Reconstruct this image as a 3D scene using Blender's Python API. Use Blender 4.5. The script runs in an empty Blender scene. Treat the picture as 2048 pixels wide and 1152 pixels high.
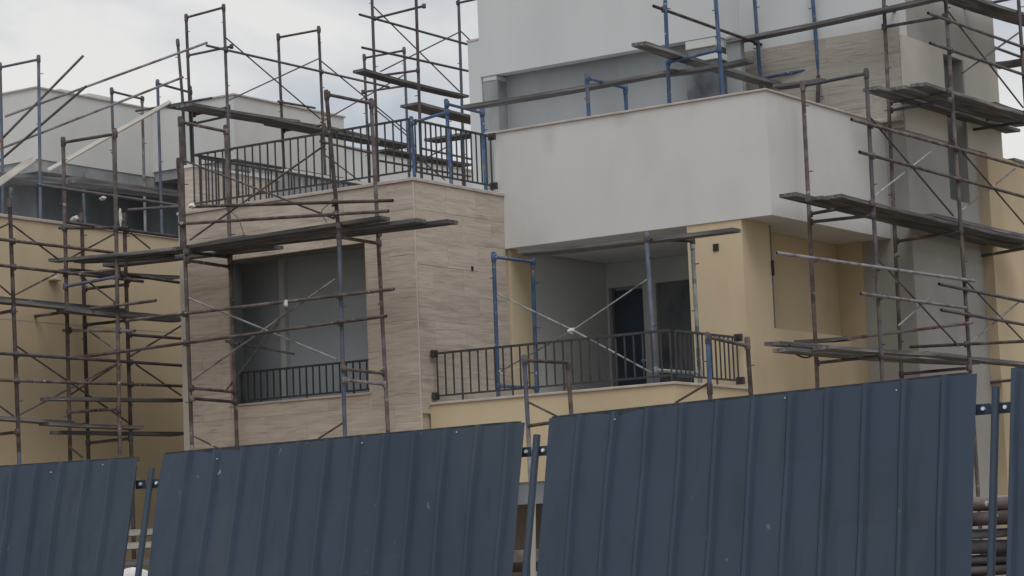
import bpy, bmesh, math, random
from mathutils import Matrix, Vector
random.seed(7)
S = bpy.context.scene
C = S.collection

# ------------------------------------------------------------------ camera
YAW, PITCH, ROLL = math.radians(-33.85), math.radians(6.44), math.radians(-2.35)
FPX = 4900.0
EYE = Vector((0, 0, 1.6))
fw = Vector((math.sin(YAW)*math.cos(PITCH), math.cos(YAW)*math.cos(PITCH), math.sin(PITCH)))
rt = Vector((math.cos(YAW), -math.sin(YAW), 0))
up = rt.cross(fw)
r2 = rt*math.cos(ROLL) + up*math.sin(ROLL)
u2 = -rt*math.sin(ROLL) + up*math.cos(ROLL)
cd = bpy.data.cameras.new('camera')
cd.sensor_width = 36.0
cd.lens = FPX/2048*36
cd.clip_end = 3000
cam = bpy.data.objects.new('camera', cd)
C.objects.link(cam)
M = Matrix((( r2.x, u2.x, -fw.x, EYE.x), (r2.y, u2.y, -fw.y, EYE.y), (r2.z, u2.z, -fw.z, EYE.z), (0, 0, 0, 1)))
cam.matrix_world = M
S.camera = cam

def P(px, py, ax, v):
    """the point of the world plane x / y / z = v that shows at this place of the survey photograph"""
    d = r2*((px-1024)/FPX) - u2*((py-576)/FPX) + fw
    if ax == 'd':
        return EYE + d*v
    i = 'xyz'.index(ax)
    return EYE + d*((v-EYE[i])/d[i])

# ------------------------------------------------------------------ sky, sun, exposure
W = bpy.data.worlds.new('World')
S.world = W
W.use_nodes = True
nt = W.node_tree
nt.nodes.clear()
out = nt.nodes.new('ShaderNodeOutputWorld')
bg = nt.nodes.new('ShaderNodeBackground')
bg.inputs['Strength'].default_value = 0.1
sky = nt.nodes.new('ShaderNodeTexSky')
sky.sky_type = 'NISHITA'
sky.sun_disc = False
SUN_EL, SUN_AZ = math.radians(60), math.radians(138)
sky.sun_elevation = SUN_EL
sky.sun_rotation = SUN_AZ
tc = nt.nodes.new('ShaderNodeTexCoord')
mp = nt.nodes.new('ShaderNodeMapping')
mp.inputs['Scale'].default_value = (3.4, 3.4, 5.6)
mp.inputs['Location'].default_value = (2.1, 1.7, 0.9)
nz = nt.nodes.new('ShaderNodeTexNoise')
nz.inputs['Scale'].default_value = 2.6
nz.inputs['Detail'].default_value = 5
nz.inputs['Roughness'].default_value = 0.5
nz.inputs['Distortion'].default_value = 0.4
rp = nt.nodes.new('ShaderNodeValToRGB')
rp.color_ramp.elements[0].position = 0.35
rp.color_ramp.elements[0].color = (0.60, 0.65, 0.72, 1)
rp.color_ramp.elements[1].position = 0.60
rp.color_ramp.elements[1].color = (1.0, 0.99, 0.965, 1)
sc = nt.nodes.new('ShaderNodeVectorMath')
sc.operation = 'SCALE'
sc.inputs['Scale'].default_value = 8.2
mx = nt.nodes.new('ShaderNodeMix')
mx.data_type = 'RGBA'
mx.inputs[0].default_value = 0.93
L = nt.links.new
L(tc.outputs['Generated'], mp.inputs['Vector']); L(mp.outputs[0], nz.inputs['Vector'])
L(nz.outputs['Fac'], rp.inputs[0]); L(rp.outputs[0], sc.inputs[0])
L(sky.outputs[0], mx.inputs[6]); L(sc.outputs[0], mx.inputs[7])
L(mx.outputs[2], bg.inputs['Color']); L(bg.outputs[0], out.inputs['Surface'])
sd = bpy.data.lights.new('sun', 'SUN')
sd.energy = 1.35
sd.angle = math.radians(34)
sd.color = (1.0, 0.98, 0.95)
so = bpy.data.objects.new('sun', sd)
C.objects.link(so)
sdir = Vector((math.sin(SUN_AZ)*math.cos(SUN_EL), math.cos(SUN_AZ)*math.cos(SUN_EL), math.sin(SUN_EL)))
so.rotation_euler = sdir.to_track_quat('Z', 'Y').to_euler()
S.view_settings.view_transform = 'Standard'
S.view_settings.look = 'None'
S.view_settings.exposure = 0.0
S.view_settings.gamma = 1.0
S.view_settings.use_curve_mapping = False
S.cycles.max_bounces = 6

# ------------------------------------------------------------------ materials
MAT = {}
def material(name, cols, scale=3.0, stretch=(1, 1, 1), rough=0.8, bump=0.0, bscale=40.0, metal=0.0, per_object=0.0,
             contrast=(0.35, 0.65), detail=5.0, space='pos', spots=None, spec=0.35, distort=0.0, stains=()):
    """cols: two or three base colours blended by noise; spots: (colour, scale, lo, hi) flakes and stains on top"""
    m = bpy.data.materials.new(name)
    m.use_nodes = True
    n = m.node_tree
    b = n.nodes['Principled BSDF']
    b.inputs['Roughness'].default_value = rough
    b.inputs['Metallic'].default_value = metal
    b.inputs['Specular IOR Level'].default_value = spec
    if space == 'pos':
        g = n.nodes.new('ShaderNodeNewGeometry'); vec = g.outputs['Position']
    else:
        g = n.nodes.new('ShaderNodeTexCoord'); vec = g.outputs['Object']
    mp = n.nodes.new('ShaderNodeMapping')
    mp.inputs['Scale'].default_value = stretch
    n.links.new(vec, mp.inputs['Vector'])
    if per_object:
        oi = n.nodes.new('ShaderNodeObjectInfo')
        ml = n.nodes.new('ShaderNodeVectorMath'); ml.operation = 'SCALE'
        ml.inputs[0].default_value = (37, 53, 71)
        n.links.new(oi.outputs['Random'], ml.inputs['Scale'])
        n.links.new(ml.outputs[0], mp.inputs['Location'])
    tx = n.nodes.new('ShaderNodeTexNoise')
    tx.inputs['Scale'].default_value = scale
    tx.inputs['Detail'].default_value = detail
    tx.inputs['Distortion'].default_value = distort
    n.links.new(mp.outputs[0], tx.inputs['Vector'])
    r = n.nodes.new('ShaderNodeValToRGB')
    e = r.color_ramp.elements
    e[0].position, e[1].position = contrast
    e[0].color = (*cols[0], 1); e[1].color = (*cols[-1], 1)
    if len(cols) == 3:
        k = e.new(sum(contrast)/2); k.color = (*cols[1], 1)
    n.links.new(tx.outputs['Fac'], r.inputs[0])
    col = r.outputs[0]
    for sp in (spots or []):
        sc_, ss, lo, hi = sp[:4]
        t2 = n.nodes.new('ShaderNodeTexNoise')
        t2.inputs['Scale'].default_value = ss
        t2.inputs['Detail'].default_value = 6
        if len(sp) > 4:
            m3 = n.nodes.new('ShaderNodeMapping'); m3.inputs['Scale'].default_value = sp[4]
            n.links.new(vec, m3.inputs['Vector']); n.links.new(m3.outputs[0], t2.inputs['Vector'])
        else:
            n.links.new(mp.outputs[0], t2.inputs['Vector'])
        mr = n.nodes.new('ShaderNodeMapRange')
        mr.inputs['From Min'].default_value = lo; mr.inputs['From Max'].default_value = hi
        n.links.new(t2.outputs['Fac'], mr.inputs['Value'])
        mix = n.nodes.new('ShaderNodeMix'); mix.data_type = 'RGBA'
        n.links.new(mr.outputs[0], mix.inputs[0])
        n.links.new(col, mix.inputs[6])
        mix.inputs[7].default_value = (*sc_, 1)
        col = mix.outputs[2]
    for c_, rx, rz, sc_, k_ in stains:
        sb = n.nodes.new('ShaderNodeVectorMath'); sb.operation = 'SUBTRACT'
        n.links.new(vec, sb.inputs[0]); sb.inputs[1].default_value = c_
        dv = n.nodes.new('ShaderNodeVectorMath'); dv.operation = 'DIVIDE'
        n.links.new(sb.outputs[0], dv.inputs[0]); dv.inputs[1].default_value = (rx, 0.4, rz)
        ln = n.nodes.new('ShaderNodeVectorMath'); ln.operation = 'LENGTH'
        n.links.new(dv.outputs[0], ln.inputs[0])
        t4 = n.nodes.new('ShaderNodeTexNoise'); t4.inputs['Scale'].default_value = 4; t4.inputs['Detail'].default_value = 5
        n.links.new(vec, t4.inputs['Vector'])
        ad = n.nodes.new('ShaderNodeMath'); ad.operation = 'ADD'
        n.links.new(ln.outputs['Value'], ad.inputs[0]); n.links.new(t4.outputs['Fac'], ad.inputs[1])
        mr = n.nodes.new('ShaderNodeMapRange')
        mr.inputs['From Min'].default_value = 1.45; mr.inputs['From Max'].default_value = 0.45
        mr.inputs['To Max'].default_value = 0.45*k_
        n.links.new(ad.outputs[0], mr.inputs['Value'])
        mix = n.nodes.new('ShaderNodeMix'); mix.data_type = 'RGBA'
        n.links.new(mr.outputs[0], mix.inputs[0]); n.links.new(col, mix.inputs[6]); mix.inputs[7].default_value = (*sc_, 1)
        col = mix.outputs[2]
    if per_object:
        hv = n.nodes.new('ShaderNodeHueSaturation')
        mr = n.nodes.new('ShaderNodeMapRange')
        mr.inputs['To Min'].default_value = 1-per_object; mr.inputs['To Max'].default_value = 1+per_object
        n.links.new(oi.outputs['Random'], mr.inputs['Value'])
        n.links.new(mr.outputs[0], hv.inputs['Value'])
        n.links.new(col, hv.inputs['Color'])
        col = hv.outputs[0]
    n.links.new(col, b.inputs['Base Color'])
    if bump:
        t3 = n.nodes.new('ShaderNodeTexNoise')
        t3.inputs['Scale'].default_value = bscale; t3.inputs['Detail'].default_value = 4
        n.links.new(mp.outputs[0], t3.inputs['Vector'])
        bp = n.nodes.new('ShaderNodeBump')
        bp.inputs['Strength'].default_value = bump; bp.inputs['Distance'].default_value = 0.02
        n.links.new(t3.outputs['Fac'], bp.inputs['Height'])
        n.links.new(bp.outputs[0], b.inputs['Normal'])
    MAT[name] = m
    return m

material('white_plaster', [(0.575, 0.572, 0.562), (0.60, 0.597, 0.588), (0.615, 0.612, 0.603)], 1.3, (1, 1, 0.6), 0.9, 0.12, 60, spec=0.15,
         stains=[(P(px, py, 'y', 35.03), rx, rz, (0.40, 0.35, 0.28), k) for px, py, rx, rz, k in
                 ((1098, 272, 0.22, 0.38, 0.9), (1245, 228, 0.26, 0.32, 1.1), (1215, 238, 0.5, 0.2, 0.5), (1385, 212, 0.3, 0.25, 0.5), (1532, 192, 0.3, 0.22, 0.5), (1060, 480, 0.5, 0.25, 0.35), (1000, 330, 0.25, 0.6, 0.3))])
material('upper_plaster', [(0.56, 0.57, 0.58), (0.605, 0.615, 0.625)], 0.9, (1, 1, 0.4), 0.9, 0.12, 60, spec=0.15)
material('yellow_plaster', [(0.535, 0.435, 0.295), (0.575, 0.47, 0.325), (0.60, 0.495, 0.345)], 0.9, (1, 1, 0.45), 0.9, 0.15, 50,
         spots=[((0.45, 0.35, 0.24), 1.0, 0.64, 0.9, (1, 1, 0.35))], spec=0.15)
material('grey_plaster', [(0.45, 0.47, 0.47), (0.53, 0.55, 0.55)], 1.6, (1, 1, 0.6), 0.92, 0.2, 40,
         spots=[((0.36, 0.37, 0.37), 1.2, 0.6, 0.8)], spec=0.15)
material('pale_grey_plaster', [(0.55, 0.56, 0.555), (0.63, 0.64, 0.63)], 1.0, (1, 1, 0.6), 0.92, 0.15, 40, spec=0.15)
material('raw_concrete', [(0.24, 0.25, 0.26), (0.36, 0.37, 0.375)], 2.5, (1, 1, 0.4), 0.95, 0.4, 25,
         spots=[((0.12, 0.13, 0.145), 1.6, 0.55, 0.75), ((0.5, 0.5, 0.49), 5, 0.68, 0.75)], spec=0.15)
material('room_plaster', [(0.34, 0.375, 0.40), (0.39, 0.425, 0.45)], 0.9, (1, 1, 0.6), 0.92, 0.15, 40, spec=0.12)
material('stained_concrete', [(0.12, 0.13, 0.145), (0.20, 0.21, 0.225)], 2.0, (1, 1, 0.6), 0.95, 0.4, 25,
         spots=[((0.05, 0.06, 0.075), 1.3, 0.5, 0.7), ((0.42, 0.42, 0.41), 4, 0.66, 0.74)], spec=0.12)
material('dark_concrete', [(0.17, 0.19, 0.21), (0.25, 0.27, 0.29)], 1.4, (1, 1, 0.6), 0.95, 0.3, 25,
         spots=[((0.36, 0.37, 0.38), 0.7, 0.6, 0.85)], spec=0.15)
material('travertine', [(0.43, 0.37, 0.31), (0.495, 0.43, 0.365), (0.54, 0.473, 0.405)], 1.7, (0.8, 0.8, 8.0), 0.7, 0.25, 4,
         per_object=0.07, contrast=(0.34, 0.64), detail=8, distort=1.2,
         spots=[((0.36, 0.30, 0.25), 1.2, 0.54, 0.78, (0.8, 0.8, 7)), ((0.57, 0.505, 0.435), 2.0, 0.60, 0.70, (0.8, 0.8, 13)), ((0.33, 0.275, 0.23), 2.6, 0.63, 0.70, (0.8, 0.8, 12))], spec=0.2)
material('travertine_grey', [(0.36, 0.325, 0.285), (0.42, 0.385, 0.34), (0.46, 0.425, 0.38)], 1.5, (0.9, 0.9, 15.0), 0.75, 0.4, 5,
         per_object=0.04, contrast=(0.3, 0.66), detail=9, distort=1.6,
         spots=[((0.29, 0.255, 0.225), 1.7, 0.55, 0.74, (0.9, 0.9, 14))], spec=0.2)
material('shaded_plaster', [(0.35, 0.34, 0.32), (0.41, 0.40, 0.38)], 1.2, (1, 1, 0.5), 0.92, 0.25, 40, spec=0.12)  # tower plaster; shade from the right is painted into its grey
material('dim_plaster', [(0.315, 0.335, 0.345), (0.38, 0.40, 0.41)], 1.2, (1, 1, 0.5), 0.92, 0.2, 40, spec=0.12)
material('beige_plaster', [(0.52, 0.49, 0.44), (0.57, 0.54, 0.49)], 0.9, (1, 1, 0.5), 0.9, 0.12, 50, spec=0.15)
material('grout', [(0.46, 0.39, 0.32), (0.54, 0.46, 0.38)], 8, rough=0.95, spec=0.1)
material('coping_stone', [(0.42, 0.36, 0.32), (0.52, 0.46, 0.42)], 3, rough=0.7, bump=0.1, spec=0.25)
material('railing_paint', [(0.033, 0.032, 0.036), (0.055, 0.052, 0.056)], 6, rough=0.5, spec=0.4)
material('rust_tube', [(0.06, 0.047, 0.044), (0.10, 0.078, 0.074), (0.15, 0.127, 0.124)], 5, rough=0.75, bump=0.15, bscale=60, per_object=0.3,
         spots=[((0.34, 0.32, 0.31), 9, 0.66, 0.72)], spec=0.3)
material('dark_tube', [(0.06, 0.06, 0.07), (0.11, 0.105, 0.115)], 5, rough=0.65, per_object=0.25,
         spots=[((0.16, 0.10, 0.08), 3, 0.55, 0.68)], spec=0.3)
material('grey_tube', [(0.16, 0.16, 0.18), (0.26, 0.25, 0.27)], 4, rough=0.6, bump=0.1, per_object=0.2,
         spots=[((0.15, 0.09, 0.07), 3.5, 0.52, 0.62), ((0.5, 0.49, 0.48), 10, 0.66, 0.72)], spec=0.4)
material('blue_tube', [(0.045, 0.085, 0.175), (0.07, 0.13, 0.24)], 4, rough=0.6, per_object=0.2,
         spots=[((0.14, 0.14, 0.16), 5, 0.54, 0.66), ((0.5, 0.52, 0.54), 12, 0.67, 0.72)], spec=0.35)
material('blue_grey_tube', [(0.07, 0.095, 0.15), (0.13, 0.15, 0.2)], 4, rough=0.6, per_object=0.2,
         spots=[((0.16, 0.10, 0.08), 3.5, 0.55, 0.66)], spec=0.4)
material('pale_tube', [(0.22, 0.25, 0.27), (0.36, 0.38, 0.385)], 7, rough=0.6, per_object=0.15,
         spots=[((0.12, 0.14, 0.16), 6, 0.56, 0.64)], spec=0.4)
material('plank_wood', [(0.085, 0.086, 0.094), (0.145, 0.14, 0.14), (0.225, 0.213, 0.205)], 2.0, (0.5, 8, 8), 0.9, 0.35, 6, per_object=0.25, space='obj',
         spots=[((0.075, 0.077, 0.09), 1.2, 0.52, 0.75), ((0.4, 0.39, 0.37), 3, 0.68, 0.76)], spec=0.15)
material('pale_wood', [(0.36, 0.335, 0.30), (0.50, 0.475, 0.435)], 2.0, (0.5, 8, 8), 0.9, 0.3, 6, per_object=0.15, space='obj', spec=0.15)
material('fence_steel', [(0.033, 0.053, 0.084), (0.041, 0.063, 0.096)], 0.9, (1, 1, 0.4), 0.5, 0.05, 8, per_object=0.06,
         spots=[((0.048, 0.066, 0.093), 1.5, 0.45, 0.8, (1, 1, 0.35)), ((0.033, 0.046, 0.068), 5, 0.56, 0.75, (2.5, 1, 0.5)), ((0.06, 0.072, 0.088), 2.2, 0.58, 0.85, (1.6, 1, 0.25)), ((0.13, 0.135, 0.135), 14, 0.72, 0.75, (1, 1, 0.6)), ((0.30, 0.30, 0.30), 15, 0.775, 0.79)], spec=0.35)
material('fence_edge', [(0.03, 0.036, 0.045), (0.055, 0.06, 0.065)], 9, rough=0.7, spots=[((0.16, 0.12, 0.09), 8, 0.6, 0.7)])
material('zinc_bolt', [(0.7, 0.72, 0.74), (0.82, 0.83, 0.84)], 8, rough=0.35, metal=0.3)
material('soil', [(0.15, 0.12, 0.09), (0.24, 0.2, 0.155), (0.31, 0.265, 0.21)], 0.8, rough=1.0, bump=0.6, bscale=5,
         spots=[((0.38, 0.35, 0.3), 6, 0.6, 0.68)], spec=0.1)
material('asphalt', [(0.045, 0.045, 0.047), (0.07, 0.07, 0.072)], 2.0, rough=0.95, bump=0.4, bscale=90, spec=0.2)
material('cloth', [(0.5, 0.49, 0.47), (0.68, 0.67, 0.65)], 9, rough=0.95, bump=0.3, bscale=20, spec=0.1)
material('cable_black', [(0.02, 0.02, 0.022), (0.035, 0.035, 0.035)], 9, rough=0.6)
material('window_frame_grey', [(0.10, 0.11, 0.115), (0.14, 0.15, 0.155)], 3, rough=0.6)
material('dark_door', [(0.04, 0.06, 0.095), (0.055, 0.08, 0.12)], 3, rough=0.6)
material('stain', [(0.34, 0.31, 0.27), (0.5, 0.48, 0.45)], 4, rough=0.95)

# ------------------------------------------------------------------ helpers
def finish(name, me, mat, parent=None, smooth=False):
    me.materials.append(MAT[mat])
    if smooth:
        for f in me.polygons: f.use_smooth = True
    o = bpy.data.objects.new(name, me)
    C.objects.link(o)
    if parent:
        attach(o, parent)
    return o

def attach(o, parent):
    o.parent = parent
    o.matrix_parent_inverse = parent_world(parent).inverted()

WORLD = {}
def parent_world(p):
    m = p.matrix_basis.copy()
    if p.parent:
        m = parent_world(p.parent) @ p.matrix_parent_inverse @ m
    return m

def thing(name, label, cat, loc=(0, 0, 0), group=None):
    e = bpy.data.objects.new(name, None)
    e.empty_display_size = 0.2
    e.location = loc
    C.objects.link(e)
    tag(e, label, cat, group)
    return e

def tag(o, label, cat, group=None, kind=None):
    if label: o['label'] = label
    if cat: o['category'] = cat
    if group: o['group'] = group
    if kind: o['kind'] = kind
    return o

def boxmesh(x0, x1, y0, y1, z0, z1, bev=0.0):
    bm = bmesh.new()
    v = [bm.verts.new((x, y, z)) for z in (z0, z1) for y in (y0, y1) for x in (x0, x1)]
    for f in ((0, 2, 3, 1), (4, 5, 7, 6), (0, 1, 5, 4), (2, 6, 7, 3), (0, 4, 6, 2), (1, 3, 7, 5)):
        bm.faces.new([v[i] for i in f])
    if bev:
        bmesh.ops.bevel(bm, geom=bm.edges[:], offset=bev, segments=1, affect='EDGES')
    me = bpy.data.meshes.new('box')
    bm.to_mesh(me); bm.free()
    return me

def box(name, x0, x1, y0, y1, z0, z1, mat, parent=None, bev=0.0):
    return finish(name, boxmesh(min(x0, x1), max(x0, x1), min(y0, y1), max(y0, y1), min(z0, z1), max(z0, z1), bev), mat, parent)

def wall(name, axis, t0, t1, a0, a1, z0, z1, holes, mat, parent=None):
    """a wall slab of thickness t0..t1 along one axis ('y': runs along x, 'x': runs along y) with rectangular openings (a, b, zlo, zhi)"""
    us = sorted({a0, a1, *[c for h in holes for c in h[:2] if a0 < c < a1]})
    zs = sorted({z0, z1, *[c for h in holes for c in h[2:] if z0 < c < z1]})
    nu, nz_ = len(us)-1, len(zs)-1
    def solid(i, j):
        if not (0 <= i < nu and 0 <= j < nz_): return False
        u, z = (us[i]+us[i+1])/2, (zs[j]+zs[j+1])/2
        return not any(h[0] < u < h[1] and h[2] < z < h[3] for h in holes)
    vid, verts, faces = {}, [], []
    def V(i, j, k):
        key = (i, j, k)
        if key not in vid:
            t = (t0, t1)[k]
            vid[key] = len(verts)
            verts.append((us[i], t, zs[j]) if axis == 'y' else (t, us[i], zs[j]))
        return vid[key]
    for i in range(nu):
        for j in range(nz_):
            if not solid(i, j): continue
            faces.append((V(i, j, 0), V(i+1, j, 0), V(i+1, j+1, 0), V(i, j+1, 0)))
            faces.append((V(i, j, 1), V(i, j+1, 1), V(i+1, j+1, 1), V(i+1, j, 1)))
            if not solid(i-1, j): faces.append((V(i, j, 0), V(i, j+1, 0), V(i, j+1, 1), V(i, j, 1)))
            if not solid(i+1, j): faces.append((V(i+1, j, 0), V(i+1, j, 1), V(i+1, j+1, 1), V(i+1, j+1, 0)))
            if not solid(i, j-1): faces.append((V(i, j, 0), V(i, j, 1), V(i+1, j, 1), V(i+1, j, 0)))
            if not solid(i, j+1): faces.append((V(i, j+1, 0), V(i+1, j+1, 0), V(i+1, j+1, 1), V(i, j+1, 1)))
    me = bpy.data.meshes.new(name)
    me.from_pydata(verts, [], faces)
    bm = bmesh.new(); bm.from_mesh(me)
    bmesh.ops.recalc_face_normals(bm, faces=bm.faces[:])
    bm.to_mesh(me); bm.free()
    return finish(name, me, mat, parent)

CYL = {}
def cylmesh(mat):
    if mat not in CYL:
        bm = bmesh.new()
        rings = []
        for rr, zz in ((1, -.5), (1, .5), (.78, .5), (.78, -.5)):
            rings.append([bm.verts.new((rr*math.cos(k*math.pi/5), rr*math.sin(k*math.pi/5), zz)) for k in range(10)])
        for q in range(4):
            A_, B_ = rings[q], rings[(q+1) % 4]
            for k in range(10):
                f = bm.faces.new((A_[k], A_[(k+1) % 10], B_[(k+1) % 10], B_[k]))
                f.smooth = q in (0, 2)
        me = bpy.data.meshes.new('tube_' + mat); bm.to_mesh(me); bm.free()
        me.materials.append(MAT[mat])
        CYL[mat] = me
    return CYL[mat]

def tube(name, a, b, r, mat, parent=None):
    a, b = Vector(a), Vector(b)
    d = b-a
    o = bpy.data.objects.new(name, cylmesh(mat))
    C.objects.link(o)
    o.matrix_basis = Matrix.Translation((a+b)/2) @ d.to_track_quat('Z', 'Y').to_matrix().to_4x4() @ Matrix.Diagonal((r, r, d.length, 1))
    if parent: attach(o, parent)
    return o

BARS = {}
def bar(name, a, b, w, h, mat, parent=None):
    """square bar, shared unit cube"""
    a, b = Vector(a), Vector(b)
    d = b-a
    if mat not in BARS:
        me = boxmesh(-.5, .5, -.5, .5, -.5, .5, 0.06); me.materials.append(MAT[mat]); BARS[mat] = me
    o = bpy.data.objects.new(name, BARS[mat])
    C.objects.link(o)
    o.matrix_basis = Matrix.Translation((a+b)/2) @ d.to_track_quat('X', 'Z').to_matrix().to_4x4() @ Matrix.Diagonal((d.length, w, h, 1))
    if parent: attach(o, parent)
    return o

DISC = {}
def disc(name, a, b, r, mat, parent=None):
    if mat not in DISC:
        bm = bmesh.new(); bmesh.ops.create_cone(bm, cap_ends=True, segments=8, radius1=1, radius2=0.85, depth=1)
        me = bpy.data.meshes.new('disc_'+mat); bm.to_mesh(me); bm.free(); me.materials.append(MAT[mat]); DISC[mat] = me
    a, b = Vector(a), Vector(b); d = b-a
    o = bpy.data.objects.new(name, DISC[mat]); C.objects.link(o)
    o.matrix_basis = Matrix.Translation((a+b)/2) @ d.to_track_quat('Z', 'Y').to_matrix().to_4x4() @ Matrix.Diagonal((r, r, d.length, 1))
    if parent: attach(o, parent)
    return o

def plank(label, a, axis, length, width=0.26, thick=0.058, side=1, tilt=0.0, yaw=0.0, mat='plank_wood', name='scaffold_plank', group=None):
    """a board whose near upper edge starts at a and runs along the x or y axis; side = direction in which its width lies"""
    n = 6
    sag = random.uniform(0.0, 0.03); tw = random.uniform(-0.02, 0.02); bow = random.uniform(-0.015, 0.015)
    vs, fs = [], []
    for i in range(n+1):
        t = i/n
        x = t*length
        dz = -sag*4*t*(1-t) + random.uniform(-.002, .002)
        dy = bow*4*t*(1-t)
        e0, e1 = random.uniform(-.006, .006), random.uniform(-.006, .006)
        for (y, z) in ((0+e0, 0), (width+e1, tw*(t-.5)), (width+e1, -thick+tw*(t-.5)), (0+e0, -thick)):
            vs.append((x, (y+dy), z+dz))
    for i in range(n):
        for k in range(4):
            fs.append((i*4+k, i*4+(k+1) % 4, (i+1)*4+(k+1) % 4, (i+1)*4+k))
    fs += [(0, 3, 2, 1), (n*4, n*4+1, n*4+2, n*4+3)]
    if axis == 'x':
        base = Matrix.Identity(3); sy = side
    else:
        base = Matrix(((0, -1, 0), (1, 0, 0), (0, 0, 1))); sy = -side
    vs = [(x, y*sy, z) for x, y, z in vs]
    me = bpy.data.meshes.new('plank'); me.from_pydata(vs, [], fs)
    bm = bmesh.new(); bm.from_mesh(me)
    bmesh.ops.recalc_face_normals(bm, faces=bm.faces[:]); bm.to_mesh(me); bm.free()
    o = finish(name, me, mat)
    o.matrix_basis = Matrix.Translation(Vector(a)) @ Matrix.Rotation(yaw, 4, 'Z') @ base.to_4x4() @ Matrix.Rotation(-tilt, 4, 'Y')
    tag(o, label, 'plank', group)
    return o

# ------------------------------------------------------------------ ground
gm = bpy.data.meshes.new('ground')
gx = [-2500, -400, -120] + list(range(-70, 31, 4)) + [120, 400, 2500]
gy = [-2500, -300, -40] + list(range(-10, 91, 4)) + [200, 600, 2500]
rv = random.Random(3)
gv = [(x, y, (rv.uniform(-.06, .06) if 12 < y < 80 and -80 < x < 30 else -0.02)) for y in gy for x in gx]
gf = [(j*len(gx)+i, j*len(gx)+i+1, (j+1)*len(gx)+i+1, (j+1)*len(gx)+i) for j in range(len(gy)-1) for i in range(len(gx)-1)]
gm.from_pydata(gv, [], gf)
tag(finish('ground', gm, 'soil', smooth=True), None, None, kind='structure')
tag(box('road', -60, 60, -6, 7.6, -0.3, 0.02, 'asphalt'), None, None, kind='structure')

# ================================================================== MAIN HOUSE
XS, YS, ZS = -23.6, 32.38, 8.03          # stone wing: right side plane, front plane, coping top
XL = -28.75                              # its left end
YW, XR, ZW0, ZW1 = 35.03, -18.37, 7.06, 9.14   # white terrace box: front plane, right plane, underside, top
YB, XB, ZB = 32.63, -18.95, 4.30         # lower balcony front plane, right plane, coping top
YU, ZU = 38.6, 11.02                     # upper storey front plane, underside
YT, XT = 39.5, -17.97                    # stair tower front plane, right plane
H = thing('house', 'unfinished house with travertine wing, white terrace box and yellow plaster walls', 'house', (-22, 36, 0))

WX0, WX1, WZ0, WZ1 = -27.66, -24.65, 4.54, 7.055
TH = 0.04
YI = 35.83
wall('wing_front_wall', 'y', YS+TH, YS+0.34, XL+TH, XS-TH, 0, ZS-0.06, [(WX0, WX1, WZ0, WZ1)], 'grout', H)
wall('wing_side_wall', 'x', XS-0.34, XS-TH, YS+0.341, YI-0.003, 0, ZS-0.06, [], 'grout', H)
wall('wing_left_wall', 'x', XL+TH, XL+0.3, YS+0.341, 44, 0, ZS-0.06, [], 'pale_grey_plaster', H)
box('wing_roof_slab', XL+0.31, XS-0.35, YS+0.35, 43.9, 7.4, 7.7, 'grey_plaster', H)
# room behind the big window
box('room_floor', XL+0.31, XS-0.35, YS+0.35, 33.49, 4.1, 4.3, 'grey_plaster', H)
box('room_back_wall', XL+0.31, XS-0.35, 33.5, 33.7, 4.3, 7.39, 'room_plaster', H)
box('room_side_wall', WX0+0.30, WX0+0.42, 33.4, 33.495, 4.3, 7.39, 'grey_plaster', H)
jamb = box('window_jamb', WX0+0.002, WX0+0.06, YS+0.06, YS+0.30, WZ0+0.003, WZ1-0.003, 'window_frame_grey', H)
box('window_jamb', WX1-0.03, WX1-0.002, YS+0.12, YS+0.30, WZ0+0.003, WZ1-0.003, 'window_frame_grey', H)
box('window_lintel', WX0+0.065, WX1-0.035, YS+0.1, YS+0.28, WZ1-0.05, WZ1-0.003, 'window_frame_grey', H)
box('window_sill', WX0-0.04, WX1+0.03, YS-0.025, YS+0.30, WZ0-0.035, WZ0+0.002, 'coping_stone', H, 0.006)
# coping of the wing, with a small overhang
box('coping', XL-0.03, XS+0.03, YS-0.03, YS+0.36, ZS-0.058, ZS, 'coping_stone', H, 0.008)
box('coping', XS-0.36, XS+0.03, YS+0.362, YW-0.002, ZS-0.058, ZS, 'coping_stone', H, 0.008)
box('coping', XL-0.03, XL+0.33, YS+0.362, 44, ZS-0.058, ZS, 'coping_stone', H, 0.008)

# travertine tiles, one object each
TILE = {}
def tile(face, a0, a1, z0, z1, plane, parent=H, mat='travertine'):
    g = 0.0018
    w, h = round(a1-a0-g, 3), round(z1-z0-g, 3)
    key = (face, w, h, mat)
    if key not in TILE:
        me = boxmesh(0, w, 0, TH-0.002, 0, h, 0.0015) if face == 'y' else boxmesh(-TH+0.002, 0, 0, w, 0, h, 0.0015)
        me.materials.append(MAT[mat]); TILE[key] = me
    o = bpy.data.objects.new('stone_tile', TILE[key])
    C.objects.link(o)
    j = random.uniform(-0.003, 0.003)
    o.location = (a0, plane+j, z0) if face == 'y' else (plane+j, a0, z0)
    attach(o, parent)

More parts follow.
